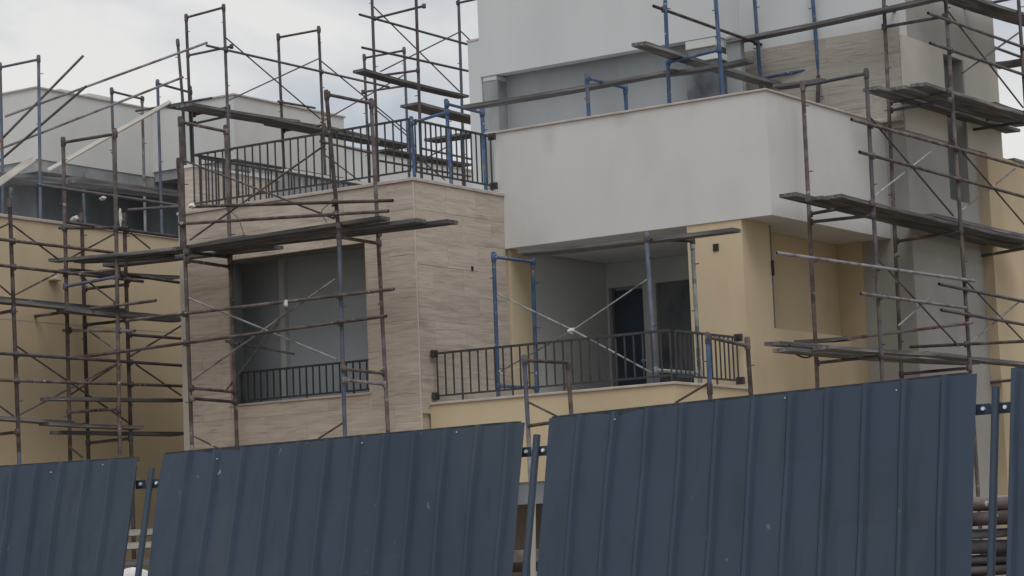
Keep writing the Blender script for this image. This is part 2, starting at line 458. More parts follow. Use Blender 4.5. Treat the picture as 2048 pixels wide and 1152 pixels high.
def clad(face, plane, a0, a1, z0, z1, tw, th, holes=(), mat='travertine'):
    z = z1
    row = 0
    while z > z0+0.02:
        zl = max(z0, z-th)
        off = (row % 2)*tw*0.5
        cuts = [a0]
        c = a0 + (tw if off == 0 else off)
        while c < a1-0.12:
            cuts.append(c); c += tw
        cuts.append(a1)
        for p, q in zip(cuts[:-1], cuts[1:]):
            segs = [(p, q, zl, z)]
            for hx0, hx1, hz0, hz1 in holes:
                new = []
                for (s0, s1, t0, t1) in segs:
                    if s1 <= hx0 or s0 >= hx1 or t1 <= hz0 or t0 >= hz1:
                        new.append((s0, s1, t0, t1)); continue
                    if s0 < hx0: new.append((s0, hx0, t0, t1))
                    if s1 > hx1: new.append((hx1, s1, t0, t1))
                    m0, m1 = max(s0, hx0), min(s1, hx1)
                    if t0 < hz0: new.append((m0, m1, t0, hz0))
                    if t1 > hz1: new.append((m0, m1, hz1, t1))
                segs = new
            for s in segs:
                if s[1]-s[0] > 0.015 and s[3]-s[2] > 0.015:
                    tile(face, *s, plane, H, mat)
        z = zl; row += 1
clad('y', YS, XL, XS, 0.6, ZS-0.06, 0.92, 0.46, [(WX0, WX1, WZ0-0.035, WZ1)])
clad('x', XS, YS+TH, YW-0.002, 4.12, ZS-0.06, 0.88, 0.46)
box('corner_trim', XL-0.004, XL+0.13, YS-0.008, YS-0.0035, 0.6, ZS-0.062, 'beige_plaster', H)
box('corner_joint', XS-0.012, XS+0.0055, YS-0.0055, YS+0.012, 0.6, ZS-0.062, 'beige_plaster', H)

# lower balcony
box('balcony_front', XS+0.002, XB, YB, YB+0.22, 2.9, ZB-0.045, 'yellow_plaster', H)
box('balcony_side', XB-0.22, XB-0.002, YB+0.222, YW+0.05, 2.9, ZB-0.045, 'yellow_plaster', H)
box('balcony_floor', XS+0.002, XB-0.222, YB+0.222, YW+0.6, 2.95, 4.14, 'grey_plaster', H)
box('coping', XS+0.004, XB+0.03, YB-0.03, YB+0.25, ZB-0.043, ZB, 'coping_stone', H, 0.008)
box('coping', XB-0.25, XB+0.03, YB+0.252, YW+0.045, ZB-0.043, ZB, 'coping_stone', H, 0.008)
# ground floor recess under the balcony
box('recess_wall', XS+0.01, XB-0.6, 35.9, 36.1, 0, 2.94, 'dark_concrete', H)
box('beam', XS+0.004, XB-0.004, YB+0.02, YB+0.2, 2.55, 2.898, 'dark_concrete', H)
# yellow return between stone and room, room behind the balcony
YI = 35.83
box('return_wall', XS-TH+0.002, XS+0.03, YW+0.1, YI, 4.15, ZW0-0.004, 'yellow_plaster', H)
box('room_side_wall', XS-0.35, XS-0.06, YI+0.002, 40.5, 0, ZS-0.06, 'pale_grey_plaster', H)
DX0, DX1 = P(1218, 600, 'y', 38.4)[0], P(1286, 600, 'y', 38.4)[0]
EX0 = P(1312, 600, 'y', 38.4)[0]
DZ = P(1250, 573, 'y', 38.4)[2]
wall('room_back_wall', 'y', 38.4, 38.6, XS-0.058, -19.55, 4.15, ZW0-0.004, [(DX0, DX1, 4.15, DZ), (EX0, -19.6, 4.15, DZ)], 'grey_plaster', H)
dl = box('door_leaf', DX0+0.05, DX1-0.03, 38.52, 38.56, 4.16, DZ-0.05, 'dark_door', H)
box('door_handle', DX1-0.14, DX1-0.06, 38.48, 38.518, 5.2, 5.24, 'zinc_bolt', dl)
box('door_frame', DX0+0.002, DX0+0.049, 38.5, 38.58, 4.16, DZ-0.003, 'window_frame_grey', H)
box('door_frame', DX1-0.029, DX1-0.002, 38.5, 38.58, 4.16, DZ-0.003, 'window_frame_grey', H)
box('dark_doorway_fill', EX0+0.002, -19.605, 38.5, 38.58, 4.16, DZ-0.003, 'stained_concrete', H)  # open doorway; added dark panel, its colour standing in for the unlit room beyond
box('room_floor', XS-0.058, -19.56, YW+0.602, 40.59, 3.9, 4.148, 'grey_plaster', H)
for sx in (1150, 1162):
    c = P(sx, 700, 'y', 38.4)
    box('socket_box', c.x-0.035, c.x+0.035, 38.37, 38.398, c.z-0.05, c.z+0.05, 'cable_black', H)

# yellow pillar wall under the white box: front, then the side wall with its long recess
XP = -18.95
PX0 = P(1373, 452, 'y', YW+0.02)[0]
wall('pillar_wall', 'y', YW+0.022, YW+0.3, PX0, XP, 0, ZW0-0.003, [], 'yellow_plaster', H)
RZ = P(1548, 656, 'x', XP)[2]
RY0 = P(1546, 600, 'x', XP)[1]
wall('yellow_side_wall', 'x', XP-0.5, XP-0.001, YW+0.301, YT-0.002, 0, ZW0-0.003, [(RY0, YT-0.003, RZ, ZW0-0.003)], 'yellow_plaster', H)
box('recess_back_wall', XP-0.62, XP-0.502, YW+0.4, YT-0.002, 4.0, ZW0-0.003, 'yellow_plaster', H)
box('recess_edge_strip', XP-0.12, XP-0.012, RY0+0.004, RY0+0.075, RZ+0.003, ZW0-0.01, 'window_frame_grey', H)  # thin dark strip along the near edge of the recess
c = P(1432, 495, 'y', YW+0.02)
hb = box('junction_box', c.x-0.05, c.x+0.05, YW+0.005, YW+0.0215, c.z-0.06, c.z+0.06, 'cable_black', H)
c = P(1544, 535, 'x', XP)
box('cable_stub', XP, XP+0.04, c.y-0.03, c.y+0.02, c.z-0.14, c.z+0.12, 'cable_black', H, 0.01)
c = P(944, 537, 'x', XS)
box('junction_box', XS+0.004, XS+0.012, c.y-0.03, c.y+0.03, c.z-0.04, c.z+0.04, 'cable_black', H)

# white terrace box
box('terrace_slab', XS+0.002, XR-0.003, YW+0.003, YT-0.003, ZW0, 7.5, 'white_plaster', H)
wall('terrace_parapet', 'y', YW, YW+0.2, P(986, 264, 'y', YW)[0], XR, ZW0-0.001, ZW1-0.04, [], 'white_plaster', H)
wall('terrace_parapet', 'x', XR-0.2, XR-0.001, YW+0.201, YT-0.002, ZW0-0.001, ZW1-0.04, [], 'white_plaster', H)
box('coping', P(986, 264, 'y', YW)[0]-0.2, XR+0.03, YW-0.03, YW+0.23, ZW1-0.038, ZW1, 'coping_stone', H, 0.008)
box('coping', XR-0.23, XR+0.03, YW+0.232, YT-0.004, ZW1-0.038, ZW1, 'coping_stone', H, 0.008)
box('terrace_floor', -26.6, XR-0.21, YW+0.21, 38.9, 7.8, 8.0, 'grey_plaster', H)

# upper storey: white box on two raw columns, terrace recess behind
XU0, XU1 = -26.7, -21.19
ZTOP = 16.5
wall('upper_wall', 'y', YU, YU+0.25, XU0+0.27, XU1, ZU, ZTOP, [], 'upper_plaster', H)
box('upper_side_wall', XU1-0.25, XU1-0.001, YU+0.251, YT+2, ZU, ZTOP, 'upper_plaster', H)
box('upper_left_wall', XU0, XU0+0.269, YU+0.002, YT+3.0, 7.5, 11.75, 'upper_plaster', H)
box('coping', XU0-0.02, XU0+0.268, YU-0.01, YT+3.0, 11.752, 11.79, 'coping_stone', H)
box('upper_pier', XU0+0.271, -26.41, YU+0.004, YU+0.3, 7.5, ZU-0.002, 'upper_plaster', H)
box('upper_left_side', XU0+0.272, XU0+0.5, YU+0.252, YT+3.0, ZU+0.2, ZTOP, 'upper_plaster', H)
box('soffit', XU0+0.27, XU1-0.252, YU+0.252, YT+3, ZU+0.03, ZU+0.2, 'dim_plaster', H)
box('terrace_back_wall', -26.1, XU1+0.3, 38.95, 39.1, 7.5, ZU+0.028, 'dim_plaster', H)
box('terrace_side_wall', -26.42, -26.12, YU+0.42, 38.94, 7.5, ZU+0.028, 'white_plaster', H)
for x0, x1, y1, cap in ((-26.40, -26.06, YU+0.40, 0.10), (-21.87, -21.2, YT-0.004, 0.42)):
    col = box('column', x0, x1, YU+0.03, y1, 7.5, ZU-cap-0.004, 'raw_concrete' if cap < 0.2 else 'stained_concrete', H, 0.01)
    if cap > 0.2:
        box('capital', x0-0.02, x1+0.03, YU-0.01, y1, ZU-cap, ZU-cap+0.12, 'pale_grey_plaster', H, 0.01)
        box('capital', x0+0.05, x1+0.01, YU+0.03, y1, ZU-cap+0.122, ZU-0.17, 'stained_concrete', H, 0.01)
        box('capital', x0+0.02, x1-0.02, YU+0.01, y1, ZU-0.168, ZU-0.004, 'white_plaster', H, 0.01)
    else:
        box('capital', x0+0.01, x1-0.01, YU+0.02, y1-0.03, ZU-cap, ZU-0.004, 'white_plaster', H, 0.01)

# stair tower with stone cladding at terrace level
TY1 = 43.8
ZC = 10.84
wall('tower_front_wall', 'y', YT, YT+0.3, XU1+0.002, XT-0.001, 9.0, ZTOP, [], 'upper_plaster', H)
box('tower_lower_wall', XU1+0.002, XT-0.001, YT, YT+0.3, 0, 8.998, 'shaded_plaster', H)
wy0, wy1 = 41.27, 42.15
wall('tower_side_wall', 'x', XT-0.3, XT, YT+0.301, TY1, 0, ZTOP, [(wy0, wy1, 7.9, 10.6)], 'shaded_plaster', H)
box('tower_window', XT-0.28, XT-0.2, wy0+0.002, wy1-0.002, 7.902, 10.598, 'window_frame_grey', H)
box('tower_back_wall', XT-4, XT-0.31, TY1-0.3, TY1-0.01, 0, ZTOP, 'upper_plaster', H)
box('joint_strip', XT-0.02, XT+0.004, YT+0.302, 42.3, 7.38, 7.395, 'grey_plaster', H)
clad('y', YT-TH, XU1+0.004, XT-0.004, 9.0, ZC, 0.88, 0.46, (), 'travertine_grey')
wall('tower_side_band', 'x', XT+0.002, XT+0.03, YT-TH, TY1-0.01, 8.95, 10.68, [(wy0-0.01, wy1+0.01, 7.9, 10.6)], 'beige_plaster', H)
box('stone_ledge', XT-0.55, XT+0.004, YT-0.16, YT-TH-0.002, 9.12, 9.2, 'coping_stone', H, 0.01)
# yellow wing behind the tower
YY = P(1966, 500, 'x', XT)[1]
box('rear_wing_wall', XT-0.5, XT+0.2, YY, 60, 0, 8.88, 'yellow_plaster', H)
box('rear_wing_coping', XT-0.6, XT+0.24, TY1+0.05, 60.0, 8.882, 8.93, 'dark_concrete', H)

# ================================================================== LEFT HOUSE (yellow wall with terrace parapet)
XY = -30.85
HL = thing('house', 'neighbouring house with a plain yellow side wall behind the left scaffold', 'house', (-34, 32, 0))
box('side_wall', XY-0.3, XY, 20, 41.9, 0, ZS-0.06, 'yellow_plaster', HL)
box('front_wall', -44, XY-0.302, 20, 20.3, 0, ZS-0.06, 'yellow_plaster', HL)
box('coping', XY-0.33, XY+0.03, 20, 41.9, ZS-0.058, ZS, 'coping_stone', HL, 0.008)
box('roof_slab', -44, XY-0.31, 20.32, 41.0, 7.0, 7.3, 'grey_plaster', HL)
c = P(105, 560, 'x', XY)
box('wall_bracket', XY+0.002, XY+0.12, c.y-0.11, c.y+0.11, c.z-0.02, c.z+0.03, 'yellow_plaster', HL, 0.01)
box('wall_bracket', XY+0.002, XY+0.05, c.y+0.02, c.y+0.12, c.z+0.032, c.z+0.12, 'white_plaster', HL, 0.01)
c = P(120, 647, 'x', XY)
box('joint_strip', XY-0.01, XY+0.003, 25, 41.8, c.z-0.007, c.z+0.007, 'coping_stone', HL)

# ================================================================== FAR HOUSE (white roof boxes)
ZF = 13.4
HF = thing('house', 'far white house with two stepped roof boxes above a dark shaded storey', 'house', (-42, 46, 0))
zb1 = P(80, 317, 'y', 41.57)[2]
zb2 = P(345, 338, 'y', 45.6)[2]
FX1, FX2, FXL = -41.3, -38.6, -60
box('roof_box', FXL, FX1, 41.57, 60, zb1, ZF-0.04, 'white_plaster', HF)
box('roof_box', FX1+0.002, FX2, 45.6, 50.0, zb2, ZF-0.04, 'white_plaster', HF)
box('coping', FXL, FX1+0.04, 41.53, 60, ZF-0.038, ZF, 'coping_stone', HF)
box('coping', FX1+0.042, FX2+0.04, 45.56, 50.04, ZF-0.038, ZF, 'coping_stone', HF)
box('roof_upstand', FX1-0.5, FX1-0.06, 43.4, 44.2, ZF+0.002, ZF+0.1, 'white_plaster', HF)
box('roof_upstand', FX1-0.5, FX1-0.06, 42.4, 42.9, ZF+0.002, ZF+0.07, 'white_plaster', HF)
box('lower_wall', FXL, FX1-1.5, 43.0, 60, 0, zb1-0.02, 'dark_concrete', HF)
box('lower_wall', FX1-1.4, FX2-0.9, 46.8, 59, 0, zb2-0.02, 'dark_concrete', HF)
box('soffit_strip', FXL, FX1-0.02, 41.62, 59.9, zb1-0.28, zb1-0.003, 'raw_concrete', HF)
box('soffit_strip', FX1+0.004, FX2-0.02, 45.65, 49.9, zb2-0.25, zb2-0.003, 'raw_concrete', HF)
wall('side_wall', 'x', FX2-0.3, FX2-0.001, 46.2, 49.9, 0, zb2-0.252, [], 'white_plaster', HF)
# low roof parapet seen through the railing
LP = thing('roof_parapet', 'low grey concrete parapet seen through the terrace railing', 'parapet', (-32, 45, 0))
a = P(574, 350, 'd', 52); b = P(738, 358, 'd', 52)
lw = wall('parapet_wall', 'x', a.x-0.25, a.x, a.y, P(738, 350, 'x', a.x)[1], 0, P(574, 338, 'd', 52)[2]-0.06, [], 'raw_concrete', LP)
box('parapet_cap', a.x-0.3, a.x+0.05, a.y-0.03, P(738, 350, 'x', a.x)[1], P(574, 338, 'd', 52)[2]-0.058, P(574, 338, 'd', 52)[2], 'white_plaster', LP)
a = P(376, 330, 'd', 50)
TW = thing('terrace_wall', 'low stone faced wall behind the left corner of the terrace railing', 'wall', (a.x, a.y, 7.7))
box('wall_body', a.x-0.1, a.x+0.15, a.y, a.y+3.2, 0, a.z-0.06, 'travertine', TW)
box('wall_cap', a.x-0.13, a.x+0.18, a.y-0.03, a.y+3.2, a.z-0.058, a.z, 'white_plaster', TW)

# ================================================================== RAILINGS
def rail_run(e, a, b, ztop, zbot, n, post_every=7, tall=0.0):
    """top rail, bottom rail and n balusters between plan points a and b"""
    a, b = Vector((*a, 0)), Vector((*b, 0))
    bar('top_rail', a+Vector((0, 0, ztop)), b+Vector((0, 0, ztop)), 0.05, 0.035, 'railing_paint', e)
    bar('bottom_rail', a+Vector((0, 0, zbot)), b+Vector((0, 0, zbot)), 0.035, 0.03, 'railing_paint', e)
    for i in range(n+1):
        q = a.lerp(b, i/n)
        foot = i % post_every == post_every//2
        bar('baluster', q+Vector((0, 0, (zbot-tall if foot else zbot+0.015))), q+Vector((0, 0, ztop-0.018)), 0.022 if not foot else 0.028, 0.022, 'railing_paint', e)

def end_plate(e, x, y, z, ax):
    d = (0.03, 0.07) if ax == 'x' else (0.07, 0.03)
    box('bracket', x-d[0], x+d[0], y-d[1], y+d[1], z-0.06, z+0.06, 'railing_paint', e, 0.006)

R1 = thing('railing', 'black metal railing round the roof terrace of the stone wing', 'railing', (XS-0.06, YS+0.08, ZS))
x0, y0 = -28.45, YS+0.09
zt, zb = 9.03, ZS+0.13
rail_run(R1, (x0, y0), (XS-0.1, y0), zt, zb, 28, 7, 0.125)
rail_run(R1, (XS-0.1, y0+0.16), (XS-0.1, 34.85), zt, zb, 15, 6, 0.125)
rail_run(R1, (x0, y0+0.16), (x0, 38.6), zt-0.03, zb, 36, 7, 0.125)
end_plate(R1, XS-0.1, 34.9, zt, 'y'); end_plate(R1, XS-0.1, 34.9, zb, 'y')
R2 = thing('railing', 'black metal railing of the yellow balcony below the white terrace box', 'railing', (XB-0.1, YB+0.1, ZB))
zt, zb = 5.11, ZB+0.11
rail_run(R2, (XS+0.1, YB+0.1), (XB-0.1, YB+0.1), zt, zb, 27, 6, 0.105)
rail_run(R2, (XB-0.1, YB+0.26), (XB-0.1, YW-0.16), zt, zb, 14, 6, 0.105)
end_plate(R2, XS+0.05, YB+0.1, zt, 'x'); end_plate(R2, XS+0.05, YB+0.1, zb, 'x')
end_plate(R2, XB-0.1, YW-0.1, zt, 'y'); end_plate(R2, XB-0.1, YW-0.1, zb, 'y')
R3 = thing('railing', 'low dark railing set inside the big window of the stone wall', 'railing', (WX0+1.5, YS+0.33, WZ0))
zt = P(600, 734, 'y', YS+0.2)[2]
rail_run(R3, (WX0+0.08, YS+0.2), (WX1-0.05, YS+0.2), zt, WZ0+0.07, 20, 7, 0.065)

# ================================================================== SCAFFOLDS
RP, RL, RB = 0.035, 0.028, 0.0165
def down(p, z):
    return Vector((p.x, p.y, z))

class Scaffold:
    def __init__(s, label, loc):
        s.e = thing('scaffold', label, 'scaffold', loc)
        s.posts = []; s.runs = []
    def post(s, a, b, pl, mat='rust_tube', foot=None, r=RP, low=None):
        A, B = P(*a, *pl), P(*b, *pl)
        if foot is not None:
            tube('post', A, B, r, mat, s.e)
            d = (B-A).normalized()
            F = B + d*((foot-B.z)/d.z)
            F = Vector((B.x*0.7+F.x*0.3, B.y*0.7+F.y*0.3, foot))
            tube('post', B, F, r*1.02, low or mat, s.e)
            base = box('base_plate', F.x-0.08, F.x+0.08, F.y-0.08, F.y+0.08, foot, foot+0.012, 'dark_tube', s.e)
            s.posts.append((A, F))
        else:
            tube('post', A, B, r, mat, s.e)
            s.posts.append((A, B))
        L_ = (A-B).length
        d_ = (B-A).normalized()
        t_ = 0.42
        while t_ < L_-0.1:
            q = A+d_*t_
            w_ = Vector((random.choice((-1, 1))*0.09, random.uniform(-.05, .05), random.uniform(-.01, .01)))
            tube('pin', q, q+w_, 0.009, 'dark_tube', s.e)
            t_ += random.choice((0.75, 1.1, 1.5))
        # sleeve at the head of the frame
        tube('sleeve', A+(B-A).normalized()*0.02, A+(B-A).normalized()*0.17, r*1.25, mat, s.e)
        return s
    def rung(s, a, pa, b, pb, mat='rust_tube', r=RL):
        A, B = P(*a, *pa), P(*b, *pb)
        g = tube('rung', A, B, r, mat, s.e)
        for q in (A, B):
            k = tube('collar', q-Vector((0, 0, .05)), q+Vector((0, 0, .05)), 0.046, mat, None); attach(k, g)
        return s
    def ledger(s, a, pa, b, pb=None, mat='rust_tube', r=RL, name='ledger'):
        A, B = P(*a, *pa), P(*b, *(pb or pa))
        o = tube(name, A, B, r, mat, s.e)
        s.runs.append((A, B, o)); return s
    def brace(s, a, pa, b, pb=None, mat='rust_tube', r=RB):
        return s.ledger(a, pa, b, pb, mat, r, 'brace')
    def couple(s):
        for A, B, o in s.runs:
            if o.name.startswith('brace'): continue
            d = B-A
            for Q, F in s.posts:
                e = F-Q
                w = A-Q
                aa, bb, cc, dd, ee = d.dot(d), d.dot(e), e.dot(e), d.dot(w), e.dot(w)
                den = aa*cc-bb*bb
                if abs(den) < 1e-6: continue
                t, u = (bb*ee-cc*dd)/den, (aa*ee-bb*dd)/den
                if -0.01 < t < 1.01 and 0 <= u <= 1:
                    p, q = A+d*t, Q+e*u
                    if (p-q).length < 0.16:
                        m = (p+q)/2
                        k = tube('coupler', m-e.normalized()*0.05, m+e.normalized()*0.05, 0.052, 'dark_tube', None)
                        k2 = o
                        attach(k, k2)

# --- in front of the travertine wing
O, I = ('y', 30.95), ('y', 32.0)
s = Scaffold('rusty scaffold in front of the travertine wall with the big window', (-25.7, 31.4, 0))
s.post((360, 233), (384, 890), O, 'rust_tube', 0, low='grey_tube').post((451, 250), (474, 890), I, 'rust_tube', 0)
s.post((652, 180), (678, 470), O, 'rust_tube').post((678, 470), (690, 870), O, 'blue_grey_tube', 0)
s.post((742, 197), (776, 860), I, 'rust_tube', 0)
s.post((357, 316), (364, 500), ('y', 31.4), 'rust_tube')
for a, b, m in (((362, 244), (452, 263), 'rust_tube'), ((374, 504), (460, 515), 'dark_tube'), ((375, 521), (461, 534), 'rust_tube'),
                ((383, 776), (470, 784), 'rust_tube'), ((384, 797), (471, 804), 'rust_tube'), ((655, 189), (743, 207), 'rust_tube'),
                ((677, 452), (758, 467), 'dark_tube'), ((678, 474), (758, 487), 'rust_tube'), ((688, 738), (769, 747), 'rust_tube'), ((689, 760), (770, 769), 'grey_tube')):
    s.rung(a, O, b, I, m)
F = ('y', 30.88)
s.ledger((390, 413), F, (786, 401), F).ledger((357, 448), F, (777, 422), F)
s.ledger((254, 641), F, (788, 578), F).ledger((140, 717), F, (773, 632), F)
s.brace((368, 321), O, (668, 437)).brace((380, 480), O, (650, 290))
s.brace((386, 759), O, (671, 558), None, 'grey_tube').brace((377, 596), O, (674, 719), None, 'grey_tube')
s.brace((389, 873), O, (437, 897)).brace((637, 877), O, (690, 843)).brace((453, 780), I, (560, 640), None, 'dark_tube')
s.ledger((452, 682), I, (478, 688), None, 'dark_tube').ledger((495, 690), ('y', 32.1), (588, 708), None, 'dark_tube', 0.02)
s.couple()

# --- linking frame left of the travertine wing
s = Scaffold('rusty scaffold frame tying the yellow side wall scaffold to the travertine one', (-29.5, 31, 0))
LI, LO = ('x', -30.1), ('x', -28.95)
s.post((126, 274), (140, 895), LI, 'rust_tube', 0).post((229, 257), (240, 920), LO, 'rust_tube', 0)
s.rung((127, 285), LI, (230, 268), LO).rung((131, 573), LI, (235, 553), LO, 'blue_grey_tube').rung((138, 824), LI, (237, 818), LO).rung((131, 548), LI, (236, 540), LO)
s.ledger((0, 641), ('y', 30.9), (312, 601), ('y', 30.9)).ledger((118, 456), ('y', 30.9), (258, 456), ('y', 31.0), 'rust_tube').ledger((126, 661), ('y', 31.0), (270, 662), ('y', 31.0), 'grey_tube')
s.ledger((140, 717), ('y', 31.1), (236, 703), ('y', 31.1)).ledger((257, 420), ('y', 31.4), (360, 413), ('y', 31.4), 'dark_tube')
s.brace((135, 519), LI, (228, 468), LO).brace((142, 537), LI, (232, 606), LO).brace((180, 664), LI, (232, 700), LO, 'grey_tube').brace((140, 790), LI, (234, 729), LO)
s.couple()

# --- along the yellow side wall
s = Scaffold('rusty scaffold standing along the yellow side wall of the left house', (-30, 31, 0))
WI, WO = ('x', -30.5), ('x', -29.5)
s.post((163, 425), (177, 915), WI, 'rust_tube', 0).post((248, 425), (263, 915), WO, 'rust_tube', 0)
s.post((19, 395), (38, 905), WO, 'rust_tube', 0, low='blue_grey_tube').post((-66, 430), (-48, 905), WI, 'rust_tube', 0)
for y in (578, 650, 886):
    s.rung((176 if y > 800 else 170, y), WI, (261 if y > 800 else 253, y-9), WO, 'dark_tube')
s.rung((-50, 636), WI, (27, 621), WO, 'dark_tube').rung((-50, 874), WI, (35, 864), WO, 'dark_tube')
Wf = ('x', -29.42)
s.ledger((-40, 474), Wf, (226, 505)).ledger((-40, 526), Wf, (286, 563)).ledger((-40, 704), Wf, (363, 731), None, 'dark_tube').ledger((-40, 759), Wf, (366, 772))
s.ledger((135, 445), Wf, (356, 474), None, 'dark_tube').ledger((236, 547), ('x', -29.6), (358, 565), ('x', -29.6)).ledger((254, 669), Wf, (362, 677), None, 'dark_tube')
s.ledger((75, 370), Wf, (356, 411), None, 'dark_tube')
s.brace((24, 449), WO, (117, 519)).brace((-30, 470), WO, (20, 446)).brace((29, 590), WO, (113, 547)).brace((-30, 545), WO, (22, 590))
s.brace((33, 692), WO, (257, 845), None, 'dark_tube').brace((38, 830), WO, (245, 722), None, 'dark_tube').brace((-40, 783), WO, (27, 832), None, 'dark_tube')
s.brace((259, 714), WO, (362, 652), None, 'dark_tube').brace((272, 729), WO, (362, 791), None, 'dark_tube').brace((262, 466), WO, (300, 497))
s.brace((138, 893), WO, (165, 915))
s.couple()

# --- on the far roof, left
s = Scaffold('blue grey scaffold with slanting loose tubes in front of the far white roof box', (-40, 42, 7.3))
NI, NO = ('x', -38.9), ('x', -37.75)
s.post((0, 125), (4, 300), NI, 'blue_grey_tube', 0).post((77, 110), (81, 433), NO, 'blue_grey_tube', 0)
s.post((223, 175), (228, 330), ('y', 42.5), 'blue_grey_tube', 0).post((284, 192), (288, 350), ('y', 43.6), 'grey_tube', 0)
s.post((315, 159), (324, 467), ('y', 41.6), 'blue_grey_tube', 0).post((380, 172), (384, 250), ('y', 42.6), 'blue_grey_tube', 0)
s.post((165, 345), (170, 444), ('y', 41.9), 'blue_grey_tube', 0).post((22, 375), (24, 430), ('y', 38.4), 'blue_grey_tube', 0).post((355, 78), (365, 197), ('y', 41.5), 'dark_tube', 0)
s.rung((0, 135), NI, (77, 119), NO, 'dark_tube').rung((224, 183), ('y', 42.5), (285, 198), ('y', 43.6), 'dark_tube').rung((315, 167), ('y', 41.6), (381, 185), ('y', 42.6), 'dark_tube')
s.ledger((10, 233), ('y', 38.2), (415, 85), ('y', 41.4), 'grey_tube').ledger((-20, 306), ('y', 38.2), (367, 154), ('y', 41.4), 'grey_tube')
s.ledger((-20, 302), ('y', 38.1), (167, 111), ('y', 39.2), 'dark_tube').ledger((-20, 338), ('y', 38.1), (173, 172), ('y', 39.2), 'dark_tube')
s.ledger((272, 222), ('y', 42.4), (423, 196), ('y', 41.6), 'dark_tube')
s.couple()

# --- far scaffold along the white roof box, behind the terrace
s = Scaffold('dark scaffold behind the terrace railing, beside the far white roof box', (-36.5, 46, 0))
FI, FO = ('x', -37.1), ('x', -36.0)
s.post((372, 28), (387, 395), FI, 'dark_tube', 0).post((447, 8), (462, 395), FO, 'dark_tube', 0)
s.post((556, 67), (568, 335), FI, 'dark_tube', 0).post((637, 52), (650, 340), FO, 'dark_tube', 0)
s.post((728, 108), (738, 340), FI, 'dark_tube', 0).post((808, 94), (818, 340), FO, 'blue_grey_tube', 0)
for a, b in (((373, 35), (447, 15)), ((376, 111), (463, 93)), ((388, 230), (457, 214)), ((389, 247), (458, 232)), ((557, 75), (638, 60)), ((729, 116), (808, 101)), ((726, 184), (816, 171)), ((567, 262), (648, 250))):
    s.rung(a, FI, b, FO, 'dark_tube')
Fo = ('x', -35.94)
s.ledger((413, 91), Fo, (778, 174), None, 'dark_tube').ledger((556, 203), ('x', -37.05), (630, 216), None, 'dark_tube').ledger((640, 283), Fo, (742, 306), None, 'dark_tube')
s.ledger((386, 310), FI, (562, 336), None, 'dark_tube').ledger((756, 321), ('x', -35.0), (941, 353), None, 'dark_tube').ledger((844, 297), ('x', -35.0), (941, 318), None, 'dark_tube')
s.brace((451, 75), FO, (641, 238), None, 'dark_tube').brace((452, 203), FO, (638, 117), None, 'dark_tube').brace((641, 121), FO, (812, 262), None, 'dark_tube').brace((641, 245), FO, (808, 150), None, 'dark_tube')
s.brace((650, 310), FO, (730, 370), None, 'dark_tube').brace((755, 222), FO, (815, 272), None, 'dark_tube')
s.couple()

# --- tall dark scaffold left of the upper storey
s = Scaffold('tall dark scaffold against the sky beside the upper white storey', (-32.5, 46, 0))
KI, KO = ('x', -33.2), ('x', -32.0)
s.post((743, -30), (756, 350), KI, 'dark_tube', 0).post((831, -40), (843, 350), KO, 'dark_tube', 0).post((916, -30), (929, 370), KI, 'blue_grey_tube', 0)
s.rung((748, 37), KI, (848, 12), KO, 'dark_tube').rung((754, 152), KI, (836, 141), KO, 'dark_tube').rung((916, 6), KI, (1000, -12), KO, 'dark_tube')
Ko = ('x', -32.4)
s.ledger((719, 29), Ko, (936, 89), None, 'dark_tube').ledger((724, 95), Ko, (936, 142), None, 'dark_tube')
s.brace((748, 14), KI, (919, 183), None, 'dark_tube').brace((761, 143), KI, (919, 64), None, 'dark_tube').brace((921, 62), KI, (944, 84), None, 'dark_tube')
s.brace((828, 308), KI, (890, 360), None, 'dark_tube').brace((833, 327), KI, (895, 293), None, 'dark_tube')
s.couple()

# --- blue scaffold on the upper terrace
s = Scaffold('blue trestle scaffold standing on the upper terraces behind the white parapet', (-23.5, 36, 8))
TO, TI = ('y', 35.6), ('y', 36.7)
s.post((1173, 148), (1178, 240), TO, 'blue_tube', 8.0).post((1250, 170), (1253, 226), TI, 'blue_tube', 8.0)
s.post((892, 198), (903, 370), ('y', 36.0), 'blue_tube', 7.7).post((963, 216), (968, 300), ('y', 37.1), 'blue_tube', 7.7).post((822, 233), (829, 350), ('y', 36.0), 'blue_tube', 7.7)
s.rung((1175, 156), TO, (1251, 176), TI, 'blue_tube').rung((894, 208), ('y', 36.0), (965, 226), ('y', 37.1), 'blue_tube').rung((829, 244), ('y', 36.0), (895, 224), ('y', 36.0), 'blue_tube')

s = Scaffold('blue scaffold on the terrace in front of the stone clad stair tower', (-20.1, 37.5, 8))
VI, VO = ('x', -20.7), ('x', -19.6)
s.post((1329, -30), (1339, 210), VI, 'blue_tube', 8.0).post((1429, -30), (1446, 195), VO, 'blue_tube', 8.0)
s.post((1507, -30), (1522, 175), VI, 'blue_tube', 8.0).post((1623, -30), (1638, 150), VO, 'blue_tube').post((1638, 150), (1635, 205), VO, 'rust_tube', 8.0)
s.rung((1336, 125), VI, (1438, 100), VO, 'blue_tube').rung((1520, 157), VI, (1640, 135), VO, 'blue_tube')
s.ledger((1307, 12), ('x', -20.75), (1536, 94), None, 'rust_tube').ledger((1560, 158), VI, (1642, 134), VO, 'blue_tube')
s.couple()

